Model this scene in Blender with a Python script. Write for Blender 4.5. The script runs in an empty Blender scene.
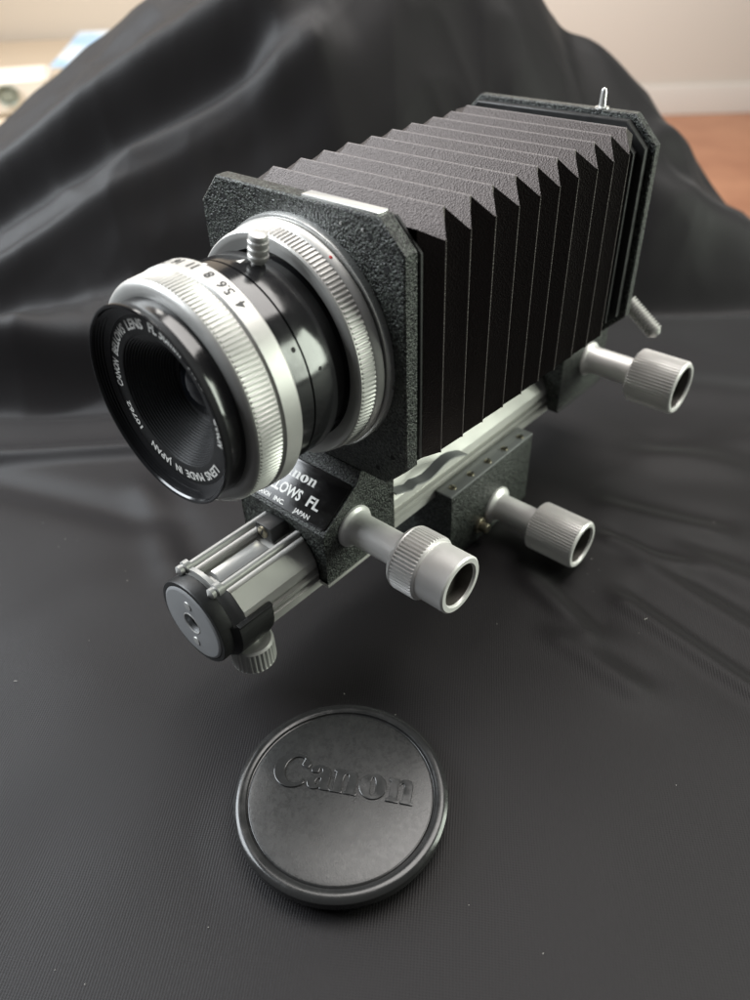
import bpy, bmesh, math, random
import numpy as np
from mathutils import Vector, Matrix

scene = bpy.context.scene
COL = scene.collection
random.seed(7)
R = math.radians
MM = 0.001
TZ = -104.0                      # height of the table cloth in the instrument's own millimetres (lens axis = 0)

# ------------------------------------------------------------------ camera
CAM = np.array([143.9906, -127.9036, 93.2938])
YAW, PITCH, ROLL, FPX = 0.7521, 0.6714, -0.0426, 754.44
FH = np.array([-math.sin(YAW), math.cos(YAW)])       # horizontal viewing direction
RT = np.array([math.cos(YAW), math.sin(YAW)])        # horizontal right


def W(p):
    return Vector((p[0] * MM, p[1] * MM, (p[2] - TZ) * MM))


def ST(s, t, z):
    """point given by sideways / forward distance from the tripod of the photographer"""
    return (CAM[0] + s * RT[0] + t * FH[0], CAM[1] + s * RT[1] + t * FH[1], z)


fwd = Vector((-math.sin(YAW) * math.cos(PITCH), math.cos(YAW) * math.cos(PITCH), -math.sin(PITCH)))
rgt = Vector((math.cos(YAW), math.sin(YAW), 0))
upv = rgt.cross(fwd)
cr, sr = math.cos(ROLL), math.sin(ROLL)
r2 = cr * rgt + sr * upv
u2 = -sr * rgt + cr * upv
cd = bpy.data.cameras.new('camera')
cam = bpy.data.objects.new('camera', cd)
COL.objects.link(cam)
m = Matrix((r2, u2, -fwd)).transposed().to_4x4()
m.translation = W(CAM)
cam.matrix_world = m
cd.sensor_fit = 'VERTICAL'
cd.sensor_height = 24
cd.lens = 24 * FPX / 1000
cd.clip_start = 0.005
cd.clip_end = 50
cd.dof.use_dof = True
cd.dof.focus_distance = 0.210
cd.dof.aperture_fstop = 7.2
scene.camera = cam

# ------------------------------------------------------------------ light
world = bpy.data.worlds.new('World')
scene.world = world
world.use_nodes = True
bg = world.node_tree.nodes['Background']
bg.inputs[0].default_value = (0.95, 0.97, 1.0, 1)
bg.inputs[1].default_value = 0.07

scene.view_settings.view_transform = 'Standard'
scene.view_settings.look = 'None'
scene.view_settings.exposure = 0
scene.view_settings.gamma = 1


def area(name, s, t, z, target, size, power, col):
    ld = bpy.data.lights.new(name, 'AREA')
    ld.shape = 'RECTANGLE'
    ld.size, ld.size_y = size
    ld.energy = power
    ld.color = col
    o = bpy.data.objects.new(name, ld)
    COL.objects.link(o)
    o.location = W(ST(s, t, z))
    d = W(target) - o.location
    o.rotation_euler = d.to_track_quat('-Z', 'Y').to_euler()
    return o


area('window_light', -880, 450, 640, (0, 40, -40), (0.8, 0.7), 25, (0.90, 0.955, 1.0))
area('ceiling_light', 330, 620, 1250, (0, 40, -40), (1.2, 0.8), 26, (1.0, 0.965, 0.93))
area('garden_window_light', 900, 200, 170, (0, 0, -20), (0.38, 0.56), 8.5, (0.92, 1.0, 0.87))
area('far_wall_fill', 400, 2600, 1500, ST(600, 4400, 100), (1.2, 1.2), 95, (1.0, 0.97, 0.93))  # unseen lamp added to brighten the far wall
area('left_wall_fill', -500, 1150, 1100, ST(-600, 1600, 0), (0.6, 0.6), 11, (1.0, 0.96, 0.91))  # unseen lamp added to brighten the left wall and sideboard

# ------------------------------------------------------------------ materials


def mat(name, base, rough=0.5, metal=0.0, bump=None, vary=None, spec=0.5, coat=0.0, sheen=0.0, rvary=None):
    """bump: list of (kind, scale per metre, strength, distance mm); vary: (scale, dark, light, contrast lo, hi)"""
    mt = bpy.data.materials.new(name)
    mt.use_nodes = True
    nt = mt.node_tree
    b = nt.nodes['Principled BSDF']
    b.inputs['Base Color'].default_value = (*base, 1)
    b.inputs['Roughness'].default_value = rough
    b.inputs['Metallic'].default_value = metal
    b.inputs['Specular IOR Level'].default_value = spec
    b.inputs['Coat Weight'].default_value = coat
    b.inputs['Coat Roughness'].default_value = 0.08
    if sheen:
        b.inputs['Sheen Weight'].default_value = sheen
        b.inputs['Sheen Roughness'].default_value = 0.4
    tc = nt.nodes.new('ShaderNodeTexCoord')

    def noise(scale, detail=3.0, rgh=0.5):
        n = nt.nodes.new('ShaderNodeTexNoise')
        n.inputs['Scale'].default_value = scale
        n.inputs['Detail'].default_value = detail
        n.inputs['Roughness'].default_value = rgh
        nt.links.new(tc.outputs['Object'], n.inputs['Vector'])
        return n

    def ramp(src, lo, hi, c0, c1):
        r = nt.nodes.new('ShaderNodeValToRGB')
        r.color_ramp.elements[0].position = lo
        r.color_ramp.elements[1].position = hi
        r.color_ramp.elements[0].color = c0
        r.color_ramp.elements[1].color = c1
        nt.links.new(src, r.inputs[0])
        return r
    if vary:
        sc, c0, c1, lo, hi = vary
        n = noise(sc, 5, 0.6)
        r = ramp(n.outputs['Fac'], lo, hi, (*c0, 1), (*c1, 1))
        nt.links.new(r.outputs[0], b.inputs['Base Color'])
    if rvary:
        sc, r0, r1 = rvary
        n = noise(sc, 5, 0.65)
        r = ramp(n.outputs['Fac'], 0.35, 0.7, (r0,) * 3 + (1,), (r1,) * 3 + (1,))
        nt.links.new(r.outputs[0], b.inputs['Roughness'])
    prev = None
    for kind, sc, st, dist in (bump or []):
        if kind == 'noise':
            src = noise(sc, 2.0).outputs['Fac']
        elif kind == 'grain':
            src = noise(sc, 6.0, 0.75).outputs['Fac']
        elif kind == 'voronoi':
            v = nt.nodes.new('ShaderNodeTexVoronoi')
            v.inputs['Scale'].default_value = sc
            nt.links.new(tc.outputs['Object'], v.inputs['Vector'])
            src = v.outputs['Distance']
        bp = nt.nodes.new('ShaderNodeBump')
        bp.inputs['Strength'].default_value = st
        bp.inputs['Distance'].default_value = dist * MM
        nt.links.new(src, bp.inputs['Height'])
        if prev:
            nt.links.new(prev.outputs[0], bp.inputs['Normal'])
        prev = bp
    if prev:
        nt.links.new(prev.outputs[0], b.inputs['Normal'])
    return mt


M = {}
M['crackle'] = mat('black_crackle_paint', (0.02, 0.022, 0.021), 0.36, 0, [('noise', 1700, 1.0, 0.6)])
nt = M['crackle'].node_tree
tc = nt.nodes.new('ShaderNodeTexCoord')
vo = nt.nodes.new('ShaderNodeTexVoronoi')
vo.inputs['Scale'].default_value = 2000
nt.links.new(tc.outputs['Object'], vo.inputs['Vector'])
sp_ = nt.nodes.new('ShaderNodeSeparateColor')
nt.links.new(vo.outputs['Color'], sp_.inputs[0])
rm = nt.nodes.new('ShaderNodeValToRGB')
rm.color_ramp.elements[0].position = 0.35
rm.color_ramp.elements[0].color = (0.004, 0.0042, 0.004, 1)
rm.color_ramp.elements[1].position = 1.0
rm.color_ramp.elements[1].color = (0.084, 0.094, 0.082, 1)
nt.links.new(sp_.outputs[0], rm.inputs[0])
nt.links.new(rm.outputs[0], nt.nodes['Principled BSDF'].inputs['Base Color'])
M['silver'] = mat('satin_chrome', (0.51, 0.505, 0.485), 0.40, 0.45, [('noise', 2500, 0.08, 0.1)], rvary=(300, 0.36, 0.48))
M['silver_matte'] = mat('sandblasted_aluminium', (0.80, 0.785, 0.765), 0.40, 0.3, [('noise', 3500, 0.12, 0.1)], rvary=(200, 0.32, 0.46))
M['chrome'] = mat('polished_steel', (0.70, 0.70, 0.68), 0.25, 0.7, rvary=(60, 0.2, 0.34))
M['rail'] = mat('milled_aluminium', (0.52, 0.51, 0.485), 0.42, 0.35, [('noise', 1200, 0.06, 0.1)], rvary=(90, 0.38, 0.5))
M['gloss'] = mat('black_anodised_barrel', (0.012, 0.012, 0.013), 0.15, 0, [('noise', 900, 0.02, 0.1)], spec=0.6, rvary=(250, 0.12, 0.20))
M['dull'] = mat('matte_black_metal', (0.014, 0.014, 0.014), 0.45, 0, [('noise', 2500, 0.2, 0.1)], rvary=(220, 0.36, 0.55))
M['funnel'] = mat('satin_black_steps', (0.035, 0.035, 0.036), 0.34, 0, spec=0.6)
M['recess'] = mat('dark_metal_recess', (0.07, 0.062, 0.055), 0.5, 0.3, [('noise', 1500, 0.3, 0.2)])  # brownish grey, darker than the outside of the knobs
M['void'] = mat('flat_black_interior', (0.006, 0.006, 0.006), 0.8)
M['glass'] = mat('coated_glass', (0.004, 0.005, 0.007), 0.03, 0, spec=0.7, coat=0.6)
M['white'] = mat('white_engraving', (0.78, 0.77, 0.73), 0.55)
M['ink'] = mat('black_engraving', (0.02, 0.02, 0.02), 0.5)
M['red'] = mat('red_index_paint', (0.6, 0.03, 0.03), 0.5)
M['plate'] = mat('black_name_plate', (0.010, 0.009, 0.009), 0.2, 0, spec=0.6, rvary=(140, 0.14, 0.3))
M['strip'] = mat('pale_metal_strip', (0.80, 0.80, 0.78), 0.3, 0.7)
M['disc'] = mat('grey_anodised_face', (0.34, 0.345, 0.35), 0.4, 0.35, [('noise', 2500, 0.15, 0.1)])
M['brass'] = mat('dull_screw_brass', (0.30, 0.27, 0.20), 0.4, 0.9)
M['cap'] = mat('moulded_black_plastic', (0.020, 0.020, 0.020), 0.36, 0, [('noise', 3200, 0.35, 0.10)],
               (400, (0.017, 0.017, 0.017), (0.026, 0.026, 0.025), 0.35, 0.7), rvary=(900, 0.24, 0.34))
M['cap_gloss'] = mat('polished_black_plastic', (0.018, 0.018, 0.018), 0.2, 0, [('noise', 2200, 0.1, 0.08)], rvary=(200, 0.16, 0.32))
M['cap_letter'] = mat('polished_black_letters', (0.022, 0.022, 0.022), 0.14, 0, spec=0.7, rvary=(220, 0.12, 0.3))
M['wall'] = mat('painted_wall', (0.64, 0.61, 0.55), 0.8, 0, [('noise', 60, 0.05, 2)])
M['wall_warm'] = mat('warm_painted_wall', (0.68, 0.59, 0.49), 0.8, 0, [('noise', 60, 0.05, 2)])
M['skirt'] = mat('white_skirting_paint', (0.68, 0.65, 0.60), 0.5)
M['wood'] = mat('orange_wood_floor', (0.45, 0.20, 0.11), 0.45, 0, None, (3.0, (0.36, 0.15, 0.08), (0.52, 0.25, 0.14), 0.3, 0.7))
M['tan'] = mat('tan_laminate', (0.52, 0.42, 0.31), 0.55)
M['cream'] = mat('cream_plastic', (0.70, 0.62, 0.53), 0.5)
M['grey_screen'] = mat('grey_green_panel', (0.26, 0.27, 0.22), 0.4)
M['paper'] = mat('glossy_printed_paper', (0.7, 0.75, 0.8), 0.4, 0, None, (14, (0.35, 0.55, 0.78), (0.85, 0.86, 0.86), 0.38, 0.55))
M['lint'] = mat('pale_lint', (0.6, 0.58, 0.54), 0.9)

# bellows leather: pale fold edges, part wear and part painted highlight, from a mesh attribute
bl = mat('pebbled_black_leathercloth', (0.020, 0.018, 0.019), 0.46, 0, [('voronoi', 2100, 0.5, 0.22)], spec=0.55, sheen=0.08)
nt = bl.node_tree
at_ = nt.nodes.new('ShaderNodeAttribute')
at_.attribute_name = 'wear_glint'
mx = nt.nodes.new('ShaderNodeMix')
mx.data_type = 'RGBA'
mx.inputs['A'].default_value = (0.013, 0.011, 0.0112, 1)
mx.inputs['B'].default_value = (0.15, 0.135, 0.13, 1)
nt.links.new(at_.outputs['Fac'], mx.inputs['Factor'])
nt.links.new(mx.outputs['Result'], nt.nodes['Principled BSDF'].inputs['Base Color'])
nt.nodes['Principled BSDF'].inputs['Specular Tint'].default_value = (1.0, 0.86, 0.81, 1)
M['bellows'] = bl

# woven cloth: fine ribs across the weave + soft sheen
cl = mat('black_woven_cloth', (0.0090, 0.0079, 0.0086), 0.50, 0, [('noise', 1600, 0.25, 0.15)], spec=0.19, sheen=0.09)
nt = cl.node_tree
b = nt.nodes['Principled BSDF']
tc = nt.nodes.new('ShaderNodeTexCoord')
prev = [n_ for n_ in nt.nodes if n_.type == 'BUMP'][0]
for rot, sc, st, dist in ((-0.62, 2600, 0.26, 0.17), (-0.62 + math.pi / 2, 3200, 0.18, 0.12)):
    mp = nt.nodes.new('ShaderNodeMapping')
    mp.inputs['Rotation'].default_value = (0, 0, rot)
    nt.links.new(tc.outputs['Object'], mp.inputs['Vector'])
    dn = nt.nodes.new('ShaderNodeTexNoise')
    dn.inputs['Scale'].default_value = 14
    nt.links.new(tc.outputs['Object'], dn.inputs['Vector'])
    ad = nt.nodes.new('ShaderNodeMixRGB')
    ad.blend_type = 'ADD'
    ad.inputs[0].default_value = 0.004
    nt.links.new(mp.outputs[0], ad.inputs[1])
    nt.links.new(dn.outputs['Color'], ad.inputs[2])
    wv = nt.nodes.new('ShaderNodeTexWave')
    wv.inputs['Scale'].default_value = sc / 6.28
    wv.inputs['Distortion'].default_value = 0.6
    wv.inputs['Detail'].default_value = 1.0
    nt.links.new(ad.outputs[0], wv.inputs['Vector'])
    bp = nt.nodes.new('ShaderNodeBump')
    bp.inputs['Strength'].default_value = st
    bp.inputs['Distance'].default_value = dist * MM
    nt.links.new(wv.outputs['Fac'], bp.inputs['Height'])
    if prev:
        nt.links.new(prev.outputs[0], bp.inputs['Normal'])
    prev = bp
nt.links.new(prev.outputs[0], b.inputs['Normal'])
M['cloth'] = cl

# ------------------------------------------------------------------ mesh helpers


class MB:
    def __init__(self):
        self.v, self.f = [], []

    def add(self, vs, fs):
        o = len(self.v)
        self.v += [tuple(p) for p in vs]
        self.f += [tuple(i + o for i in f) for f in fs]
        return self

    def box(self, x0, x1, y0, y1, z0, z1, bev=0.0):
        bm = bmesh.new()
        bmesh.ops.create_cube(bm, size=1)
        for v in bm.verts:
            v.co = ((x0 + x1) / 2 + v.co.x * (x1 - x0), (y0 + y1) / 2 + v.co.y * (y1 - y0), (z0 + z1) / 2 + v.co.z * (z1 - z0))
        if bev:
            bmesh.ops.bevel(bm, geom=list(bm.edges), offset=bev, segments=2, profile=0.5, affect='EDGES')
        return self.bm(bm)

    def bm(self, bm):
        bm.verts.index_update()
        self.add([tuple(v.co) for v in bm.verts], [tuple(v.index for v in f.verts) for f in bm.faces])
        bm.free()
        return self

    def lathe(self, prof, axis='y', center=(0, 0, 0), n=96, closed=False, start=0.0):
        """prof: (position along the axis, radius[, knurl depth]) ; n counts teeth x 4 where knurled"""
        rings = []
        pat = (0.0, 0.0, 1.0, 1.0)
        vs = []
        for p in prof:
            a, r = p[0], p[1]
            d = p[2] if len(p) > 2 else 0.0
            for k in range(n):
                th = 2 * math.pi * k / n + start
                rr = r - d * pat[k % 4]
                c, s = rr * math.cos(th), rr * math.sin(th)
                q = {'y': (c, a, s), 'x': (a, c, s), 'z': (c, s, a)}[axis]
                vs.append((q[0] + center[0], q[1] + center[1], q[2] + center[2]))
        fs = []
        L = len(prof)
        for i in range(L - 1 if not closed else L):
            j = (i + 1) % L
            for k in range(n):
                k2 = (k + 1) % n
                fs.append((i * n + k, i * n + k2, j * n + k2, j * n + k))
        return self.add(vs, fs)

    def loft(self, rings, cap=True):
        n = len(rings[0])
        vs = [p for r in rings for p in r]
        fs = []
        for i in range(len(rings) - 1):
            for k in range(n):
                k2 = (k + 1) % n
                fs.append((i * n + k, i * n + k2, (i + 1) * n + k2, (i + 1) * n + k))
        if cap:
            fs.append(tuple(range(n - 1, -1, -1)))
            o = (len(rings) - 1) * n
            fs.append(tuple(range(o, o + n)))
        return self.add(vs, fs)

    def tube(self, path, r, n=12):
        rings = []
        for i, p in enumerate(path):
            p = Vector(p)
            a = Vector(path[max(i - 1, 0)])
            c = Vector(path[min(i + 1, len(path) - 1)])
            d = (c - a).normalized()
            x = d.orthogonal().normalized() if i == 0 else (x - d * x.dot(d)).normalized()
            y = d.cross(x)
            rr = r[i] if isinstance(r, (list, tuple)) else r
            rings.append([tuple(p + rr * (math.cos(2 * math.pi * k / n) * x + math.sin(2 * math.pi * k / n) * y)) for k in range(n)])
        return self.loft(rings)

    def build(self, name, material, parent=None, smooth=35, label=None, recalc=True):
        base = Vector((0, 0, 0))
        if parent is not None:
            q = parent
            while q.parent is not None:
                q = q.parent
            base = q.location
        me = bpy.data.meshes.new(name)
        me.from_pydata([tuple(W(p) - base) for p in self.v], [], self.f)
        me.validate()
        if recalc:
            bm = bmesh.new()
            bm.from_mesh(me)
            bmesh.ops.recalc_face_normals(bm, faces=bm.faces)
            bm.to_mesh(me)
            bm.free()
        me.polygons.foreach_set('use_smooth', [True] * len(me.polygons))
        me.set_sharp_from_angle(angle=R(smooth))
        me.materials.append(M[material] if isinstance(material, str) else material)
        o = bpy.data.objects.new(name, me)
        COL.objects.link(o)
        if parent is not None:
            o.parent = parent
        if label:
            o['label'] = label
        return o


def thing(name, label, cat, base, group=None):
    o = bpy.data.objects.new(name, None)
    o.empty_display_size = 0.01
    COL.objects.link(o)
    o.location = W(base)
    o['label'] = label
    o['category'] = cat
    if group:
        o['group'] = group
    return o


def tag(o, label, cat, group=None):
    o['label'] = label
    o['category'] = cat
    if group:
        o['group'] = group
    return o


def octagon(w, h, c, y, hb=None):
    hb = h if hb is None else hb
    return [(-w + c, y, h), (w - c, y, h), (w, y, h - c), (w, y, -hb + c), (w - c, y, -hb), (-w + c, y, -hb), (-w, y, -hb + c), (-w, y, h - c)]


def octo_plate(w, h, c, y0, y1, bev=0.5):
    return MB().loft([octagon(w - bev, h - bev, c - bev * 0.4, y0), octagon(w, h, c, y0 + bev), octagon(w, h, c, y1 - bev), octagon(w - bev, h - bev, c - bev * 0.4, y1)])


# ---- writing
def curve_mesh(cu):
    o = bpy.data.objects.new('tmp_curve', cu)
    COL.objects.link(o)
    dg = bpy.context.evaluated_depsgraph_get()
    me = bpy.data.meshes.new_from_object(o.evaluated_get(dg))
    vs = [tuple(v.co) for v in me.vertices]
    fs = [tuple(p.vertices) for p in me.polygons]
    bpy.data.objects.remove(o)
    bpy.data.meshes.remove(me)
    return vs, fs


def text_mesh(body, height, width=None, extrude=0.0, spacing=1.0, weight=0.0):
    """flat lettering; cap height = height, scaled to width when given, starting at x = 0, baseline y = 0"""
    cu = bpy.data.curves.new('tmp_text', 'FONT')
    cu.body = body
    cu.size = 1.0
    cu.space_character = spacing
    cu.offset = weight
    cu.resolution_u = 3
    vs, fs = curve_mesh(cu)
    xs = [v[0] for v in vs]
    ys = [v[1] for v in vs]
    x0, x1 = min(xs), max(xs)
    k = height / 0.70
    kx = (width / (x1 - x0)) if width else k
    return [((v[0] - x0) * kx, v[1] * k, 0) for v in vs], fs, (x1 - x0) * kx


def arc(cx, cy, rx, ry, a0, a1, n, tilt=0.0):
    out = []
    for i in range(n + 1):
        a = R(a0 + (a1 - a0) * i / n)
        x, y = rx * math.cos(a), ry * math.sin(a)
        out.append((cx + x * math.cos(R(tilt)) - y * math.sin(R(tilt)), cy + x * math.sin(R(tilt)) + y * math.cos(R(tilt))))
    return out


def soften(p):
    out = []
    for i in range(len(p)):
        a, b2 = p[i], p[(i + 1) % len(p)]
        out.append((a[0] * .8 + b2[0] * .2, a[1] * .8 + b2[1] * .2))
        out.append((a[0] * .2 + b2[0] * .8, a[1] * .2 + b2[1] * .8))
    return out


def logo_outlines():
    n_ = [(0, .98), (.38, .98), (.40, .84), (.52, .97), (.68, 1.02), (.85, .97), (.94, .82), (.95, .65), (.95, .1), (1.03, .08), (1.03, 0), (.57, 0), (.57, .08), (.64, .1), (.64, .70), (.60, .84), (.50, .84), (.42, .72), (.40, .62), (.40, .1), (.46, .08), (.46, 0), (0, 0), (0, .08), (.1, .1), (.1, .86), (0, .88)]
    a_ = soften([(.08, .68), (.10, .88), (.28, 1.0), (.48, 1.02), (.72, .97), (.83, .82), (.85, .65), (.85, .13), (.95, .10), (.95, 0), (.58, 0), (.56, .10), (.42, -.01), (.24, -.03), (.08, .06), (.02, .22), (.07, .42), (.26, .55), (.54, .60), (.54, .78), (.47, .90), (.36, .88), (.36, .70)])
    ah = soften([(.54, .50), (.38, .44), (.31, .28), (.36, .14), (.46, .12), (.54, .20)])
    c_ = arc(.74, .62, .74, .74, 28, 322, 40) + [(1.22, .30)] + arc(.90, .66, .50, .60, 300, 62, 30) + [(1.06, .92), (1.30, .80)]
    o_ = arc(.53, .49, .53, .53, 0, 352, 32)
    oh = arc(.53, .49, .13, .42, 0, 345, 20, 6)
    out = [[c_]]
    x = 1.42
    for L, wdt in (([a_, ah], 1.0), ([n_], 1.10), ([o_, oh], 1.13), ([n_], 1.05)):
        out.append([[(p[0] + x, p[1]) for p in q] for q in L])
        x += wdt
    return out, x - 0.02


def logo_mesh(xheight, width, extrude=0.0, bevel=0.0, grow=0.0):
    outl, tot = logo_outlines()
    V, F = [], []
    for letter in outl:
        cu = bpy.data.curves.new('tmp_logo', 'CURVE')
        cu.dimensions = '2D'
        cu.fill_mode = 'BOTH'
        cu.extrude = extrude
        cu.bevel_depth = bevel
        cu.bevel_resolution = 1
        cu.offset = grow
        for poly in letter:
            sp = cu.splines.new('POLY')
            sp.points.add(len(poly) - 1)
            for i, p in enumerate(poly):
                sp.points[i].co = (p[0] * width / tot, p[1] * xheight, 0, 1)
            sp.use_cyclic_u = True
        vs, fs = curve_mesh(cu)
        o = len(V)
        V += vs
        F += [tuple(i + o for i in f) for f in fs]
    return V, F


def lettering(parent, material, pieces, name='lettering'):
    mb = MB()
    for vs, fs, fn in pieces:
        mb.add([fn(p) for p in vs], fs)
    return mb.build(name, material, parent, recalc=False)


# ------------------------------------------------------------------ the cloth on the table
def interp(x, xs, ys):
    return np.interp(x, xs, ys)


def vnoise(s, t, sc, seed):
    rs = np.random.RandomState(seed)
    g = rs.rand(64, 64)
    x, y = s / sc + 100.3, t / sc + 100.7
    xi, yi = np.floor(x).astype(int), np.floor(y).astype(int)
    fx, fy = x - xi, y - yi
    fx, fy = fx * fx * (3 - 2 * fx), fy * fy * (3 - 2 * fy)
    a = g[xi % 64, yi % 64]; b2 = g[(xi + 1) % 64, yi % 64]; c = g[xi % 64, (yi + 1) % 64]; d = g[(xi + 1) % 64, (yi + 1) % 64]
    return (a * (1 - fx) + b2 * fx) * (1 - fy) + (c * (1 - fx) + d * fx) * fy - 0.5


def fold(s, t, p0, p1, amp, wid, asym=1.0):
    """soft crease of the cloth running from p0 to p1"""
    ax, ay = p1[0] - p0[0], p1[1] - p0[1]
    L = math.hypot(ax, ay)
    ux, uy = ax / L, ay / L
    along = (s - p0[0]) * ux + (t - p0[1]) * uy
    across = -(s - p0[0]) * uy + (t - p0[1]) * ux
    over = np.maximum(0, np.maximum(-along, along - L))
    w = np.where(across > 0, wid * asym, wid)
    return amp * np.exp(-(across / w) ** 2) * np.exp(-(over / (wid * 1.6)) ** 2)


def cloth_height(s, t):
    ridge = interp(s, [-700, -420, -300, -224, -177, -108, -40, 20, 70, 118, 181, 218, 241, 269, 330, 480], [10, 22, 55, 96, 120, 158, 195, 205, 188, 152, 92, 50, 27, 14, 6, 0])
    t0 = interp(s, [-400, -180, 0, 160, 230, 400], [330, 335, 380, 420, 410, 400])
    tr = interp(s, [-400, -100, 100, 269, 500], [515, 520, 525, 520, 520])
    x = np.clip((t - t0) / (tr - t0), 0, 1)
    g = x ** 1.25 * (1.9 - 0.9 * x)
    h = ridge * g
    # folds hanging down the raised part
    on = np.clip(x * 4, 0, 1)
    h += fold(s, t, (-290, 425), (-50, 474), 15, 9, 1.6) * on
    h -= fold(s, t, (-260, 418), (-60, 457), 11, 10) * on
    h += fold(s, t, (-260, 376), (-22, 449), 13, 8, 1.7) * on
    h -= fold(s, t, (-260, 385), (-60, 436), 6, 8) * on
    h -= fold(s, t, (-240, 372), (-60, 400), 7, 9) * on
    h += fold(s, t, (100, 450), (60, 540), 9, 20) * on
    h -= fold(s, t, (150, 455), (112, 545), 12, 15) * on
    h += fold(s, t, (-10, 440), (60, 500), 7, 14) * on
    # rolled fold low on the left and the hollow in front of it
    h += fold(s, t, (-330, 366), (-120, 358), 17, 8, 1.9)
    h -= fold(s, t, (-330, 343), (-90, 336), 6, 8)
    h += fold(s, t, (-300, 292), (-95, 294), 4.5, 4.0, 1.8)
    h -= fold(s, t, (-175, 278), (-95, 243), 3.2, 9)
    # plateau and crease on the right
    h += fold(s, t, (172, 452), (330, 440), 20, 20)
    h -= fold(s, t, (150, 424), (330, 404), 5.0, 7)
    h += fold(s, t, (165, 470), (205, 505), 8, 9) * on
    # wrinkles lying on the table
    for p0, p1, a, w in (((88, 184), (140, 112), 2.2, 4.4), ((101, 202), (156, 128), 2.0, 5.4), ((99, 237), (128, 222), 2.4, 6.5),
                         ((57, 196), (70, 172), 2.6, 5.0), ((92, 218), (112, 203), 2.4, 4.0), ((120, 205), (172, 160), 2.2, 7),
                         ((62, 168), (78, 150), 1.6, 5.0), ((105, 262), (200, 290), 2.0, 12), ((95, 285), (150, 262), 2.2, 9),
                         ((-110, 200), (-170, 150), 1.8, 14), 
                         ((-100, 262), (-80, 215), 2.2, 7), ((150, 330), (240, 300), 2.2, 14)):
        h += fold(s, t, p0, p1, a, w)
        h -= fold(s, t, (p0[0] + w * 1.2, p0[1] + w * 1.2), (p1[0] + w * 1.2, p1[1] + w * 1.2), a * .5, w)
    up = np.clip(x * 5, 0, 1)
    flat = 1 - 0.75 * np.exp(-(((s + 12) / 60) ** 2 + ((t - 109) / 55) ** 2))
    h += (vnoise(s, t, 70, 3) * 4.0 + vnoise(s, t, 30, 5) * 1.2) * flat + vnoise(s, t, 90, 9) * 12 * up
    for q, (sc, am) in enumerate(((120, 18.0), (64, 11.0), (33, 5.5), (17, 2.2))):
        h += (0.22 - np.abs(vnoise(s * 0.75 + t * 0.65, t * 0.9 - s * 0.55, sc, 31 + q))) * am * up
    # keep the cloth just under what stands on it
    dx = CAM[0] + s * RT[0] + t * FH[0]
    dy = CAM[1] + s * RT[1] + t * FH[1]
    under = np.clip(1 - np.maximum(np.abs(dx) - 24, 0) / 25, 0, 1) * np.clip(1 - np.maximum(np.abs(dy - 60) - 105, 0) / 30, 0, 1)
    cap_d = np.hypot(dx - 58, dy + 54.5)
    under = np.maximum(under, np.clip(1 - (cap_d - 29) / 14, 0, 1))
    under = under * under * (3 - 2 * under)
    h = h * (1 - under) + np.minimum(h, 0) * 0 * under
    # falls over the far edge of the table
    drop = np.maximum(0, t - tr)
    h = h - 0.5 * drop - 0.045 * drop ** 2
    return h


ss = np.concatenate([np.linspace(-760, -330, 60), np.linspace(-327, 327, 440), np.linspace(330, 560, 40)])
tt = np.concatenate([np.linspace(-160, 20, 40), np.linspace(22, 560, 380), np.linspace(563, 680, 40)])
S_, T_ = np.meshgrid(ss, tt)
H_ = cloth_height(S_, T_)
mb = MB()
nx = len(ss)
mb.v = [ST(a, c, TZ + d) for a, c, d in zip(S_.ravel(), T_.ravel(), H_.ravel())]
mb.f = [(j * nx + i, j * nx + i + 1, (j + 1) * nx + i + 1, (j + 1) * nx + i) for j in range(len(tt) - 1) for i in range(nx - 1)]
cloth = mb.build('backdrop_cloth', 'cloth', smooth=180)
tag(cloth, 'black woven cloth spread under the camera bellows and draped up behind it', 'cloth')

# ------------------------------------------------------------------ room behind
FLOOR = TZ - 750
mb = MB().add([ST(-4000, -2500, FLOOR), ST(4000, -2500, FLOOR), ST(4000, 4500, FLOOR), ST(-4000, 4500, FLOOR)], [(0, 1, 2, 3)])
o = mb.build('floor', 'wood'); o['kind'] = 'structure'
wq = []
for (s0, t0), (s1, t1) in (((-700, 4520), (3200, 4300)),):
    mb = MB().add([ST(s0, t0, FLOOR), ST(s1, t1, FLOOR), ST(s1, t1, FLOOR + 2600), ST(s0, t0, FLOOR + 2600),
                   ST(s0, t0 + 80, FLOOR), ST(s1, t1 + 80, FLOOR), ST(s1, t1 + 80, FLOOR + 2600), ST(s0, t0 + 80, FLOOR + 2600)],
                  [(0, 1, 2, 3), (4, 7, 6, 5), (3, 2, 6, 7), (0, 3, 7, 4), (1, 5, 6, 2)])
    wall = mb.build('wall', 'wall'); wall['kind'] = 'structure'
    mb = MB().loft([[ST(s0, t0 - 3, FLOOR + 2), ST(s0, t0 - 20, FLOOR + 2), ST(s0, t0 - 20, FLOOR + 120), ST(s0, t0 - 12, FLOOR + 140), ST(s0, t0 - 3, FLOOR + 142)],
                    [ST(s1, t1 - 3, FLOOR + 2), ST(s1, t1 - 20, FLOOR + 2), ST(s1, t1 - 20, FLOOR + 120), ST(s1, t1 - 12, FLOOR + 140), ST(s1, t1 - 3, FLOOR + 142)]])
    mb.build('skirting_board', 'skirt', wall)
mb = MB().add([ST(-1900, 1780, FLOOR), ST(-250, 1800, FLOOR), ST(-250, 1800, FLOOR + 2600), ST(-1900, 1780, FLOOR + 2600),
               ST(-1900, 1860, FLOOR), ST(-250, 1880, FLOOR), ST(-250, 1880, FLOOR + 2600), ST(-1900, 1860, FLOOR + 2600)],
              [(0, 1, 2, 3), (4, 7, 6, 5), (3, 2, 6, 7), (0, 3, 7, 4), (1, 5, 6, 2)])
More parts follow.
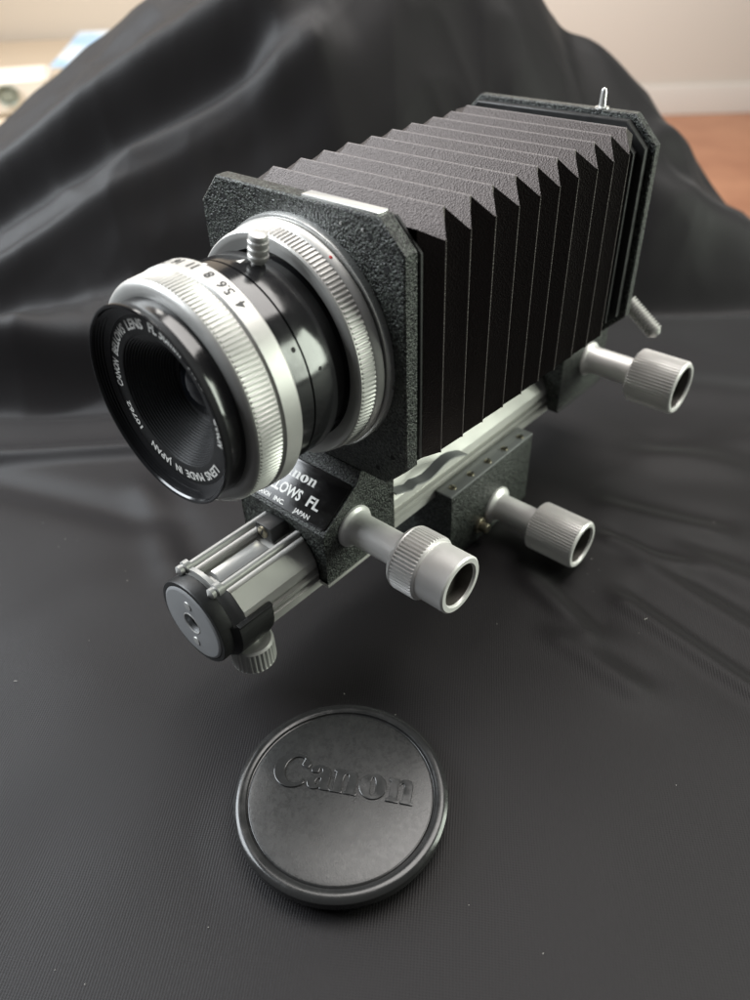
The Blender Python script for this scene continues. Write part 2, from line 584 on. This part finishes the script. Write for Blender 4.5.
o = mb.build('partition_wall', 'wall_warm'); o['kind'] = 'structure'


def stbox(mb, s0, s1, t0, t1, z0, z1):
    b2 = [ST(s0, t0, z0), ST(s1, t0, z0), ST(s1, t1, z0), ST(s0, t1, z0)]
    t2 = [ST(s0, t0, z1), ST(s1, t0, z1), ST(s1, t1, z1), ST(s0, t1, z1)]
    return mb.loft([b2, t2])


sb = thing('sideboard', 'tan sideboard against the warm wall behind the cloth', 'sideboard', ST(-700, 1500, FLOOR))
stbox(MB(), -1500, -300, 900, 1772, TZ - 30, TZ).build('top', 'tan', sb)
stbox(MB(), -1470, -330, 930, 1765, FLOOR + 60, TZ - 30.5).build('carcass', 'tan', sb)
for s_ in (-1450, -370):
    for t_ in (945, 1720):
        stbox(MB(), s_, s_ + 40, t_, t_ + 40, FLOOR, FLOOR + 60).build('leg', 'tan', sb)

bxr = thing('plastic_box', 'cream plastic box with a grey panel on the sideboard', 'box', ST(-448, 1085, TZ))
mb = MB()
k = 0.5


def rbox(cs, ct, w, d, z0, z1, ang):
    ca, sa = math.cos(ang), math.sin(ang)
    def q(a, b2, z): return ST(cs + a * ca - b2 * sa, ct + a * sa + b2 * ca, z)
    o_ = MB()
    e = 6
    rings = []
    for z, i in ((z0, e), (z0 + e, 0), (z1 - e, 0), (z1, e)):
        w_, d_ = w / 2 - i, d / 2 - i
        rings.append([q(-w_ + e, -d_, z), q(w_ - e, -d_, z), q(w_, -d_ + e, z), q(w_, d_ - e, z), q(w_ - e, d_, z), q(-w_ + e, d_, z), q(-w_, d_ - e, z), q(-w_, -d_ + e, z)])
    return o_.loft(rings)


rbox(-448, 1085, 120, 80, TZ, TZ + 44, 0.2).build('body', 'cream', bxr)
rbox(-428, 1044, 24, 6, TZ + 14, TZ + 36, 0.2).build('panel', 'grey_screen', bxr)
mb = MB()
rows = []
for i in range(13):
    u = i / 12
    zz = TZ + 0.5 + 26 * u ** 1.3 + 1.5 * math.sin(u * 3.14)
    rows.append([ST(-500 + 4 * u, 1415 + 190 * u, zz), ST(-370, 1415 + 180 * u, zz + 1), ST(-370, 1415 + 180 * u, zz + 4), ST(-500 + 4 * u, 1415 + 190 * u, zz + 3)])
mg = mb.loft(rows).build('printed_booklet', 'paper')
tag(mg, 'blue and white printed booklet lying on the sideboard', 'booklet')

# ------------------------------------------------------------------ camera bellows
bel = thing('camera_bellows', 'black folding camera bellows on an aluminium rail standing on the cloth', 'camera bellows', (0, 68, TZ))

fs_ = octo_plate(36.6, 37.6, 7.6, 0, 5.06, 0.45).build('front_plate', 'crackle', bel)
octo_plate(36.4, 36.4, 7.4, 5.9, 7.2, 0.3).build('backing_plate', 'dull', bel)
octo_plate(33.0, 33.0, 6.0, 4.9, 6.2, 0.1).build('spacer_plate', 'void', bel)
MB().box(2.8, 27.8, 1.3, 4.9, 37.45, 38.0, 0.15).build('top_strip', 'strip', fs_)
for hx, hz in ((-26.4, 32.7), (-32.0, 26.3), (26.4, 32.7), (31.3, 26.0), (31.6, -27.3), (26.0, -33.2), (-31.6, -27.3), (-26, -33.2)):
    MB().lathe([(-0.05, 0), (-0.05, 0.75), (0.6, 0.75)], 'y', (hx, 0, hz), 16).build('screw_hole', 'void', fs_)
for hx, hz in ((24.2, 33.8), (17.2, 34.0)):
    MB().lathe([(-0.35, 0), (-0.3, 0.35), (0.3, 0.5)], 'y', (hx, 0, hz), 12).build('rivet', 'silver', fs_)
# mount flange
MB().lathe([(-0.3, 30), (-2.0, 30.5), (-2.2, 32.2), (-1.9, 32.9), (-1.2, 33.1), (0.3, 33.1)], 'y', n=160).build('mount_flange', 'chrome', fs_)


def arch_ring(y, hw, ztop, zbot, ra=15.2, zc=-69.5, n=20):
    pts = [(-hw, y, zbot), (-hw, y, ztop), (hw, y, ztop), (hw, y, zbot), (ra, y, zbot)]
    for i in range(n + 1):
        a = math.pi * i / n
        pts.append((ra * math.cos(a), y, zc + ra * math.sin(a)))
    pts.append((-ra, y, zbot))
    return pts


def arch_block(rings):
    """inverted U block: closed strip faces plus end caps made of quads"""
    n = len(rings[0])
    mb = MB()
    mb.v = [p for r in rings for p in r]
    for i in range(len(rings) - 1):
        for k in range(n):
            k2 = (k + 1) % n
            mb.f.append((i * n + k, i * n + k2, (i + 1) * n + k2, (i + 1) * n + k))
    for i in (0, len(rings) - 1):
        o = i * n
        inner = list(range(5, n - 1))          # arch points right -> left
        half = len(inner) // 2
        mb.f.append((o + 3, o + 4, o + inner[0], o + 2))
        for k in range(half):
            mb.f.append((o + inner[k], o + inner[k + 1], o + 2))
        mb.f.append((o + 2, o + inner[half], o + 1))
        for k in range(half, len(inner) - 1):
            mb.f.append((o + inner[k], o + inner[k + 1], o + 1))
        mb.f.append((o + inner[-1], o + n - 1, o + 0, o + 1))
    return mb


fc = arch_block([arch_ring(-16.6, 18.6, -52.4, -71.5), arch_ring(-17.0, 19, -52.0 - 0.3, -71.5), arch_ring(-16.2, 19, -51.4, -71.5), arch_ring(-2.0, 19, -41.5, -71.5), arch_ring(0.2, 19, -37.9, -71.5), arch_ring(14.6, 19, -37.9, -71.5), arch_ring(15.0, 18.6, -38.3, -71.5)]).build('front_carriage', 'crackle', bel)
MB().box(15.4, 19.35, -17.3, 15.2, -72.7, -71.55, 0.2).build('base_strip', 'rail', fc)
MB().box(-19.35, -15.4, -17.3, 15.2, -72.7, -71.55, 0.2).build('base_strip', 'rail', fc)
# name plate lies on the sloping face
NA = Vector((0, -17, -52.0))
ND = Vector((0, 15, 10.5)).normalized()
NN = Vector((1, 0, 0)).cross(ND)
if NN.y > 0:
    NN = -NN


def on_plate(u, v, off):
    return tuple(NA + Vector((1, 0, 0)) * u + ND * v + NN * off)


outl = []
for cx, cy, a0 in ((16.9, 2.6, -90), (16.9, 16.0, 0), (-16.9, 16.0, 90), (-16.9, 2.6, 180)):
    for i in range(6):
        a = R(a0 + 90 * i / 5)
        outl.append((cx + 1.4 * math.cos(a), cy + 1.4 * math.sin(a)))
npl = MB().loft([[on_plate(u, v, -0.3) for u, v in outl], [on_plate(u, v, 0.32) for u, v in outl], [on_plate(u * .985, 9.3 + (v - 9.3) * .97, 0.45) for u, v in outl]]).build('name_plate', 'plate', fc)
PL = []
V, F_ = logo_mesh(2.35, 17.4)
PL.append((V, F_, lambda p: on_plate(p[0] - 10.6, p[1] + 11.3, 0.52)))
for body, hgt, u0, u1, v0 in (('BELLOWS', 3.35, -12.6, 4.5, 5.5), ('FL', 3.35, 7.4, 12.6, 5.5), ('CANON', 1.4, -11.4, -6.1, 2.2), ('INC.', 1.4, -4.3, 0.2, 2.2), ('JAPAN', 1.4, 4.7, 11.2, 2.0)):
    V, F_, wd = text_mesh(body, hgt, u1 - u0, weight=0.03)
    PL.append((V, F_, lambda p, u0=u0, v0=v0: on_plate(p[0] + u0, p[1] + v0, 0.52)))
for q in PL:
    lettering(fc, 'white', [q])

# ---- folded leather
rings, wear_glint = [], []
rnd = random.Random(3)
L_TIP = 24.0


def lift_ring(y, d, j=0.0):
    # across the top of a top fold: the sides are drawn in here
    return [(-L_TIP + j, y, 37.1 - d), (35.0 + j * .4 - d * .3, y, 37.0 - d), (35.0 + j * .3, y, 30.0), (35.0, y, -33.0 + d), (-35.0, y, -33.0 + d), (-35.0, y, 27.0), (-32.5, y, 31.0)]


def draw_ring(y, d, j=0.0):
    # half a pitch on: top and bottom are drawn in, the sides stand out
    return [(-28.5, y, 30.6), (39.7 - d + j * .3, y, 31.4 + j * .4), (39.7 - d + j * .3, y, 26.0), (39.7 - d, y, -28.2), (-39.7 + d, y, -28.2), (-39.7 + d, y, 25.0), (-36.5, y, 28.5)]


rings.append([(-33.0, 7.0, 34.0), (34.5, 7.0, 34.0), (34.5, 7.0, 28.0), (34.5, 7.0, -30.5), (-34.5, 7.0, -30.5), (-34.5, 7.0, 27.0), (-34.4, 7.0, 31.0)]); wear_glint.append((0, 0))
for k in range(10):
    y = 16.6 + 10.02 * k + rnd.uniform(-.35, .35)
    ys = y - 4.95 + rnd.uniform(-.25, .25)
    j = rnd.uniform(-.6, .6)
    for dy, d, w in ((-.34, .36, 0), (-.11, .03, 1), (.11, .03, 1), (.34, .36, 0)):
        rings.append(draw_ring(ys + dy, d, j)); wear_glint.append((0, w * .5))
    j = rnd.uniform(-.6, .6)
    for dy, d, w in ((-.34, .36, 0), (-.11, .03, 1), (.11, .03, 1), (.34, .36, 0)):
        rings.append(lift_ring(y + dy, d, j)); wear_glint.append((w, 0))
rings.append([(-33.0, 112.6, 34.0), (34.5, 112.6, 34.0), (34.5, 112.6, 28.0), (34.5, 112.6, -30.5), (-34.5, 112.6, -30.5), (-34.5, 112.6, 27.0), (-34.4, 112.6, 31.0)]); wear_glint.append((0, 0))
mbw = MB().loft(rings, cap=False)
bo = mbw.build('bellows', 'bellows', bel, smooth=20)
att = bo.data.attributes.new('wear_glint', 'FLOAT', 'POINT')
att.data.foreach_set('value', [float(w[0] if q in (0, 1, 6) else w[1] if q in (2, 3, 4, 5) else 0) for w in wear_glint for q in range(7)])

# ---- rear standard
rp = octo_plate(38.4, 37.6, 8.5, 122.4, 126.2, 0.4).build('rear_plate', 'crackle', bel)
octo_plate(35.9, 35.6, 7.2, 112.2, 113.3, 0.25).build('bellows_frame', 'dull', bel)
octo_plate(34.0, 34.0, 6.5, 113.2, 119.2, 0.2).build('light_baffle', 'void', bel)
octo_plate(36.4, 36.0, 7.6, 119.0, 122.6, 0.25).build('rear_frame', 'dull', bel)
MB().lathe([(37.4, 2.4), (37.9, 2.3), (38.2, 1.2), (42.6, 0.95), (43.3, 0.7), (43.6, 0.0)], 'z', (16.9, 124.6, 0), 20).build('release_pin', 'chrome', rp)
rc = arch_block([arch_ring(115.8, 19.6, -38.4, -73.0), arch_ring(116.2, 20, -37.9, -73.0), arch_ring(151.6, 20, -37.9, -73.0), arch_ring(152, 19.6, -38.4, -73.0)]).build('rear_carriage', 'crackle', bel)
MB().box(15.4, 20.3, 116, 152, -74.1, -73.05, 0.2).build('base_strip', 'dull', rc)
# slanted locking screw behind the rear plate
d0 = Vector((34.0, 134, -28.4)); dd = Vector((10.2, 0, -7.2)).normalized()
path, rad = [], []
for i in range(84):
    path.append(tuple(d0 + dd * (i * 0.2)))
    rad.append((3.2 if i % 6 < 3 else 2.55) if i < 76 else 2.9 - (i - 75) * .22)
MB().tube(path, rad, 20).build('locking_screw', 'silver', bel)

# ---- rail
prof = [(0, -61.2), (5.3, -61.2), (5.6, -59.7), (9.0, -59.7), (13.7, -64.4), (14.2, -66.9), (13.0, -67.3), (13.0, -69.0), (14.5, -69.4), (14.5, -70.6), (13.2, -71.0), (13.2, -72.1), (14.5, -72.6), (14.5, -75.5), (10, -79), (0, -79)]
full = prof + [(-x, z) for x, z in prof[::-1][1:-1]]
rail = MB().loft([[(x, y, z) for x, z in full] for y in (-45.2, 162.0)]).build('rail', 'rail', bel, smooth=25)
MB().add([(-3.6, -43.5, -60.9), (2.0, -43.5, -60.9), (2.0, -24.5, -60.9), (-3.6, -24.5, -60.9), (-3.0, -43, -59.9), (-0.4, -43, -59.9), (-0.4, -27, -59.9), (-3.0, -25, -59.9)],
         [(3, 2, 1, 0), (0, 1, 5, 4), (1, 2, 6, 5), (2, 3, 7, 6), (3, 0, 4, 7), (4, 5, 6, 7)]).build('rack_strip', 'strip', rail)
for sx in (-1, 1):
    MB().lathe([(-48.0, 0), (-48.0, 1.25)] + [(-40.0 + 10 * q, 1.25) for q in range(19)] + [(150, 1.25), (150, 0)], 'y', (sx * 7.2, 0, -57.4), 32).build('guide_rod', 'silver', bel)
    MB().lathe([(-51.6, 0), (-50.9, 1.3), (-50.7, 1.6), (-49.5, 1.6), (-49.4, 1.3), (-49.0, 1.3), (-48.8, 2.0), (-47.0, 2.0), (-46.8, 1.2)], 'y', (sx * 7.2, 0, -56.9), 24).build('rod_nut', 'silver', bel)
# strap joining the rod ends
rr = []
for i in range(13):
    a = R(90 - 27 + 54 * i / 12)
    for_r = []
    for rad_, yy in ((13.6, -48.6), (14.8, -48.6), (14.8, -47.2), (13.6, -47.2)):
        for_r.append((rad_ * math.cos(a), yy, -70.2 + rad_ * math.sin(a)))
    rr.append(for_r)
MB().loft(rr).build('rod_strap', 'silver', bel)
# stop block with slotted screw
stp = MB().box(-5.6, 1.4, -22.6, -15, -60.8, -55.2, 0.3).build('stop_block', 'dull', bel)
sc_ = MB()
sc_.lathe([(-22.5, 2.1), (-23.1, 2.0), (-23.25, 1.7), (-23.25, 0.0)], 'y', (-2.2, 0, -57.8), 24)
sc_.build('slotted_screw', 'brass', stp)
mb = MB()
c4 = Vector((-2.2, -23.28, -57.8)); e1 = Vector((math.cos(R(65)), 0, math.sin(R(65)))); e2 = Vector((-e1.z, 0, e1.x))
mb.loft([[tuple(c4 + e1 * a + e2 * b2 + Vector((0, yy, 0))) for a, b2 in ((-1.8, -.25), (1.8, -.25), (1.8, .25), (-1.8, .25))] for yy in (0.0, 0.5)])
mb.build('screw_slot', 'void', stp)
# end cap: round head and a half shell reaching back along the rail
EZ = -70.6
ec = MB().lathe([(-49.4, 11.0), (-49.4, 13.9), (-49.7, 14.2), (-53.6, 14.2), (-54.1, 13.95), (-54.2, 12.9), (-53.4, 12.6)], 'y', (0, 0, EZ), 96).build('end_cap', 'dull', bel)
MB().lathe([(-49.5, 0), (-49.5, 11.5)], 'y', (0, 0, EZ), 48).build('inner_wall', 'void', ec)
fd = MB().lathe([(-53.35, 12.7), (-54.2, 12.6), (-54.6, 12.0), (-54.65, 11.7), (-54.6, 3.9), (-54.2, 3.4), (-51.5, 3.0), (-51.5, 0)], 'y', (0, 0, EZ), 96).build('face_disc', 'disc', ec)
MB().lathe([(-54.5, 3.2), (-54.7, 3.5), (-54.6, 3.8), (-54.0, 4.0)], 'y', (0, 0, EZ), 40).build('bushing', 'silver', ec)
MB().lathe([(-52.9, 0), (-53.0, 2.9), (-52.6, 3.1)], 'y', (0, 0, EZ), 24).build('centre_bore', 'void', ec)
for dz in (7.4, -7.4):
    MB().lathe([(-54.9, 0), (-54.85, 1.4), (-54.4, 1.7)], 'y', (0.2, 0, EZ + dz), 20).build('face_screw', 'silver', ec)
rings2 = []
for y, er in ((-51, 0.3), (-49.2, 0), (-38.2, 0), (-36.6, .5), (-36.0, 1.5)):
    pts = []
    n = 26
    for i in range(n + 1):
        a = R(162 + 216 * i / n)
        pts.append(((14.2 - er) * math.cos(a), y, EZ + (14.2 - er) * math.sin(a)))
    for i in range(n, -1, -1):
        a = R(162 + 216 * i / n)
        pts.append((13.0 * math.cos(a), y, EZ + 12.0 * math.sin(a)))
    rings2.append(pts)
# widen the shell so the rail passes through it
rings2 = [[(p[0] * (1.16 if p[1] > -49.3 else 1.0), p[1], p[2]) for p in r] for r in rings2]
MB().loft(rings2, cap=False).build('clamp_shell', 'dull', ec)
MB().box(14.3, 16.2, -49.2, -36.6, -66.7, -65.9, 0.25).build('shell_edge', 'dull', ec)
ts = MB().lathe([(-82.0, 0), (-82.0, 2.5), (-83.2, 2.5), (-83.2, 6.2), (-83.8, 6.9), (-84.4, 7.0, .45), (-91.0, 7.0, .45), (-91.6, 6.9), (-92.0, 6.3), (-92.0, 0)], 'z', (8.0, -41.0, 0), 4 * 30).build('thumb_screw', 'silver', ec)

# ---- knobs
def knob(y, z, xb, rf, rs, x1, x2, rg, step=None, bent=False):
    st_ = MB().lathe([(xb - 1, rf), (xb + 0.5, rf), (xb + 0.9, rf - .25), (xb + 1.3, rf - 1.0), (xb + 2.0, rs + .35), (xb + 3.2, rs), (x1 + .5, rs)], 'x', (0, y, z), 64).build('knob_stem', 'silver_matte', bel)
    if step:
        xs, r3 = step
        p = [(x1, rs - .3), (x1, rg - 1.4), (x1 + .6, rg - .7), (x1 + 1.5, rg - .1), (x1 + 1.9, rg - .25), (x1 + 2.1, rg, .62), (xs - .9, rg, .62), (xs - .6, rg - .3), (xs, rg - .6), (xs + .1, r3), (x2 - .5, r3), (x2, r3 - .5), (x2, r3 - 1.9), (x2 - .4, r3 - 2.2), (x2 - .8, r3 - 2.3)]
    else:
        p = [(x1, rs - .3), (x1, rg - .9), (x1 + .5, rg - .2), (x1 + .9, rg, .62), (x2 - 1.0, rg, .62), (x2 - .6, rg - .2), (x2, rg - .8), (x2, rg - 1.9), (x2 - .4, rg - 2.2), (x2 - .8, rg - 2.3)]
    g = MB().lathe(p, 'x', (0, y, z), 4 * 52).build('knob_grip', 'silver_matte', bel)
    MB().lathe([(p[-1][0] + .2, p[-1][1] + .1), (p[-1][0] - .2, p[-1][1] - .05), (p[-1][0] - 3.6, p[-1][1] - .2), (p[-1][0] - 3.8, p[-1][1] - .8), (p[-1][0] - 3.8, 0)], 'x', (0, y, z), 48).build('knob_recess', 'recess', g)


knob(-4.1, -56.06, 19.0, 7.0, 5.2, 39.4, 59.4, 10.0, step=(49.6, 8.9))
knob(72.0, -93.8, 22.0, 7.6, 5.2, 40.6, 59.8, 9.35)
knob(137.3, -57.9, 20.0, 7.0, 5.4, 40.8, 59.9, 10.4)

# ---- tripod block
tb = MB().box(-22, 22, 42.2, 94.4, TZ + 0.3, -72.6, 0.35).build('tripod_block', 'crackle', bel)
MB().box(14.9, 21.9, 42.0, 94.6, -72.7, -72.0, 0.15).build('top_strip', 'disc', tb)
for i in range(5):
    sx, sy = 18.7 + .2 * i, 46.9 + 10.6 * i
    s_ = MB().lathe([(-72.1, 1.5), (-71.75, 1.35), (-71.5, 0.8), (-71.45, 0)], 'z', (sx, sy, 0), 20).build('screw', 'brass', tb)
    a = rnd.uniform(0, 3.1)
    mb = MB()
    mb.loft([[(sx + 1.2 * math.cos(a) * p - .22 * math.sin(a) * q, sy + 1.2 * math.sin(a) * p + .22 * math.cos(a) * q, zz) for p, q in ((-1, -1), (1, -1), (1, 1), (-1, 1))] for zz in (-71.8, -71.42)])
    mb.build('screw_slot', 'void', s_)
MB().lathe([(21.5, 3.2), (23.0, 3.2), (23.2, 3.0), (23.2, 2.0), (26.0, 2.0), (26.4, 1.6), (26.4, 0)], 'x', (0, 60.5, -96.5), 32).build('lock_screw', 'brass', tb)

# ---- sprung pointer bent over the rail
pts = [(14.0, -53.8), (18.5, -55.4), (22.0, -56.8), (24.5, -56.2), (28.0, -57.4), (31.5, -58.0), (35.0, -57.4), (38.5, -56.4), (42.0, -56.0), (45.5, -56.6), (49.0, -57.9), (52.5, -59.6)]
rr = []
for y, z in pts:
    rr.append([(16.6, y, z), (20.6, y, z), (20.6, y, z - .6), (16.6, y, z - .6)])
MB().loft(rr).build('sprung_pointer', 'disc', bel, smooth=50)

# ------------------------------------------------------------------ lens
lens = thing('camera_lens', 'short black and silver lens locked to the front plate of the bellows', 'lens', (0, -25, TZ))
fr = MB().lathe([(-42.0, 25.4), (-43.4, 25.3), (-45.0, 25.05), (-46.6, 25.0), (-47.6, 25.15), (-48.4, 25.55), (-49.1, 25.85), (-49.5, 25.75), (-49.6, 25.4), (-49.4, 25.0),
                 (-48.9, 24.7), (-48.7, 25.0), (-48.3, 24.5), (-48.1, 24.8), (-47.7, 24.2), (-47.5, 24.5), (-47.1, 23.8), (-46.9, 24.0), (-46.5, 23.2), (-46.2, 22.6), (-46.05, 22.2)], 'y', n=160).build('front_rim', 'gloss', lens, smooth=28)
nr = MB().lathe([(-46.0, 22.4), (-46.0, 17.6), (-45.8, 17.2)], 'y', n=128).build('name_ring', 'dull', lens)


def ring_text(body, r, hgt, phi0, phi1, y):
    """clockwise lettering seen from the front, tops outward"""
    Lg = R(phi1 - phi0) * r
    V, F_, wd = text_mesh(body, hgt, Lg, weight=0.03)
    def fn(p):
        a = R(phi0) + p[0] / r
        rr_ = r + p[1]
        return (rr_ * math.sin(a), y, rr_ * math.cos(a))
    return V, F_, fn


for body, a0, a1 in (('CANON', 264, 287), ('BELLOWS', 292, 326), ('LENS', 331, 353), ('FL 50mm', 360, 394), ('1:3.5', 402, 422), ('CANON', 80, 103), ('CAMERA', 90 + 19, 90 + 20.5),):
    if body == 'CAMERA':
        continue
    lettering(nr, 'white', [ring_text(body, 18.9, 2.35, a0, a1, -46.12)])
for body, a0, a1 in (('LENS', 126, 148), ('MADE', 152, 175), ('IN', 180, 187.5), ('JAPAN', 192, 216), ('10762', 229, 252)):
    lettering(nr, 'white', [ring_text(body, 18.9, 2.2 if body != '10762' else 1.8, a0, a1, -46.12)])
# stepped funnel
pf = []
y, rr_ = -45.8, 17.2
for i in range(17):
    pf += [(y, rr_), (y + .36, rr_), (y + .40, rr_ - .40)]
    y += .56; rr_ -= .42
pf.append((y + .6, rr_))
pf.append((y + .7, 8.6))
MB().lathe(pf, 'y', n=128).build('stepped_funnel', 'funnel', lens, smooth=25)
g_ = []
for i in range(12):
    a = i / 11
    g_.append((y - 0.2 - 4.2 * (1 - a * a) + 1.6, 9.6 * a))
MB().lathe(g_, 'y', n=64).build('front_glass', 'glass', lens)

ar = MB().lathe([(-42.6, 24.0), (-43.2, 25.6), (-43.3, 27.0), (-43.1, 28.0), (-42.6, 28.7), (-42.1, 29.0), (-41.8, 28.85), (-41.6, 29.2, .42), (-35.7, 29.6, .42), (-35.4, 29.25), (-35.1, 29.2), (-34.9, 29.6), (-34.6, 29.95), (-29.9, 30.1), (-29.5, 29.8), (-29.4, 27.2)], 'y', n=4 * 150).build('aperture_ring', 'silver', lens)


def wrap_text(body, r, hgt, phi, y0, width=None):
    """lettering on the ring's outer face, read from the front, centred on angle phi (clockwise from top)"""
    V, F_, wd = text_mesh(body, hgt, width, weight=0.03)
    def fn(p):
        a = R(phi) - (p[0] - wd / 2) / r
        return (r * math.sin(a), y0 - p[1], r * math.cos(a))
    return V, F_, fn


for body, phi in (('3.5', 46), ('4', 34), ('5.6', 23.5), ('8', 13), ('11', 2), ('16', -9), ('22', -20)):
    if body == '3.5':
        continue
    lettering(ar, 'ink', [wrap_text(body, 30.12, 2.5, phi, -30.9)])
ba = MB().lathe([(-29.6, 27.0), (-29.5, 27.6), (-23.4, 27.6), (-23.3, 27.1), (-22.9, 27.1), (-22.8, 27.6), (-15.4, 27.6), (-15.0, 27.4), (-14.8, 25.9), (-13.0, 25.6), (-8, 25.6)], 'y', n=160).build('barrel', 'gloss', lens, smooth=28)


def on_barrel(phi, y, r):
    return Vector((r * math.sin(R(phi)), y, r * math.cos(R(phi))))


def stud(phi, y, r, prof, n, name, material, parent):
    d = on_barrel(phi, 0, 1); d.y = 0; d.normalize()
    c = on_barrel(phi, y, r)
    x = Vector((0, 1, 0)); zz = d.cross(x)
    mb = MB().lathe(prof, 'z', (0, 0, 0), n)
    mb.v = [tuple(c + x * p[0] + zz * p[1] + d * p[2]) for p in mb.v]
    return mb.build(name, material, parent)


pin = [(-0.3, 1.7), (0.8, 1.7), (0.85, 2.2)]
for i in range(3):
    z0 = 1.0 + i * 1.75
    pin += [(z0, 2.25), (z0 + .3, 2.55), (z0 + 1.1, 2.55), (z0 + 1.35, 2.25), (z0 + 1.7, 2.2)]
pin += [(6.6, 2.4), (7.2, 2.2), (7.5, 1.5), (7.55, 0)]
stud(11, -16.6, 27.4, pin, 32, 'aperture_pin', 'silver', lens)
stud(61, -25.0, 27.5, [(-.2, 1.0), (0.14, .62), (0.14, 0)], 16, 'set_screw', 'void', lens)
stud(75, -19.5, 27.5, [(-.2, .6), (0.14, .5), (0.16, 0)], 12, 'set_screw', 'void', lens)
# white triangle and index marks
def patch(phis_ys, r, name, material, parent):
    mb = MB()
    mb.add([tuple(on_barrel(p, y_, r)) for p, y_ in phis_ys], [tuple(range(len(phis_ys)))])
    return mb.build(name, material, parent, recalc=False)


patch([(3.6, -20.4), (6.8, -20.4), (5.2, -18.2)], 27.68, 'index_triangle', 'white', ba)
patch([(-9, -28.9), (-5, -28.9), (-5, -25.5), (-9, -25.5)], 27.68, 'index_mark', 'white', ba)
br = MB().lathe([(-9.6, 26.5), (-10.4, 29.0), (-10.6, 29.6), (-10.5, 30.6), (-10.1, 31.0), (-9.7, 30.9), (-9.5, 31.2, .4), (-5.6, 31.7, .4), (-5.4, 31.5), (-5.0, 31.9), (-3.2, 32.3), (-2.7, 32.0), (-2.6, 30.6)], 'y', n=4 * 150).build('breech_ring', 'silver', lens)
stud(32.4, -4.1, 32.0, [(-.2, .5), (.12, .5), (.2, .3), (.2, 0)], 16, 'red_dot', 'red', br)

# ------------------------------------------------------------------ lens cap
CX, CY = 58.3, -55.0
cap = thing('lens_cap', 'round black plastic lens cap with raised lettering lying on the cloth', 'lens cap', (CX, CY, TZ))
zt = TZ + 7.6
MB().lathe([(TZ + .2, 0), (TZ + .2, 27.2), (TZ + .35, 27.9), (TZ + 4.4, 29.3), (TZ + 5.6, 29.35), (zt - 1.0, 29.2), (zt - .25, 28.5), (zt, 27.7), (zt - .05, 26.5), (zt - .25, 26.15), (zt - .3, 25.9)], 'z', (CX, CY, 0), 160).build('rim', 'cap_gloss', cap, smooth=30)
MB().lathe([(zt - .3, 25.95), (zt - 1.0, 25.65), (zt - 1.1, 25.4), (zt - .75, 25.1), (zt - .7, 24.9)], 'z', (CX, CY, 0), 160).build('groove', 'cap_gloss', cap)
MB().lathe([(zt - .9, 25.15), (zt - .6, 24.85), (zt - .5, 24.1), (zt - .42, 15), (zt - .38, 7), (zt - .37, 0)], 'z', (CX, CY, 0), 160).build('face', 'cap', cap)
la = math.atan2(18.6, 32.3)
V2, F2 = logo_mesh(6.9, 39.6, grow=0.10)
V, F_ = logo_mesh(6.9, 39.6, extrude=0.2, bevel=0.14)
ca, sa = math.cos(la), math.sin(la)


def on_cap(p):
    x, y_ = p[0] - 19.9, p[1] - 0.2
    return (CX + x * ca - y_ * sa, CY + x * sa + y_ * ca, zt - .32 + p[2])


MB().add([on_cap((p[0], p[1], 0.0)) for p in V2], F2).build('lettering_shade', 'void', cap, recalc=False)  # flat black outline painting in the shade of an engraved edge
MB().add([on_cap(p) for p in V], F_).build('raised_lettering', 'cap_letter', cap, recalc=False)

# ------------------------------------------------------------------ lint on the cloth
rl = random.Random(21)
mb = MB()
for i in range(55):
    s, t = rl.uniform(-150, 190), rl.uniform(60, 270)
    h = float(cloth_height(np.array([s]), np.array([t]))[0])
    dx, dy = ST(s, t, 0)[0], ST(s, t, 0)[1]
    if abs(dx) < 26 and -60 < dy < 165 or math.hypot(dx - CX, dy - CY) < 31:
        continue
    a = rl.uniform(0, 6.28)
    ln = rl.choice((.08, .1, .12, .16, .5)) * rl.uniform(.6, 1.2)
    wd = rl.uniform(.05, .11)
    rg = []
    for q in (-1, 0, 1):
        c = (ST(s + q * ln * math.cos(a), t + q * ln * math.sin(a), TZ + h + .25 + .06 * (1 - q * q)))
        rg.append([(c[0], c[1], c[2] - wd), (c[0] - wd * math.sin(a + YAW), c[1] + wd * math.cos(a + YAW), c[2]), (c[0], c[1], c[2] + wd), (c[0] + wd * math.sin(a + YAW), c[1] - wd * math.cos(a + YAW), c[2])])
    mb.loft(rg)
o = mb.build('lint', 'lint')
tag(o, 'pale specks of lint scattered over the black cloth', 'lint')
o['kind'] = 'stuff'
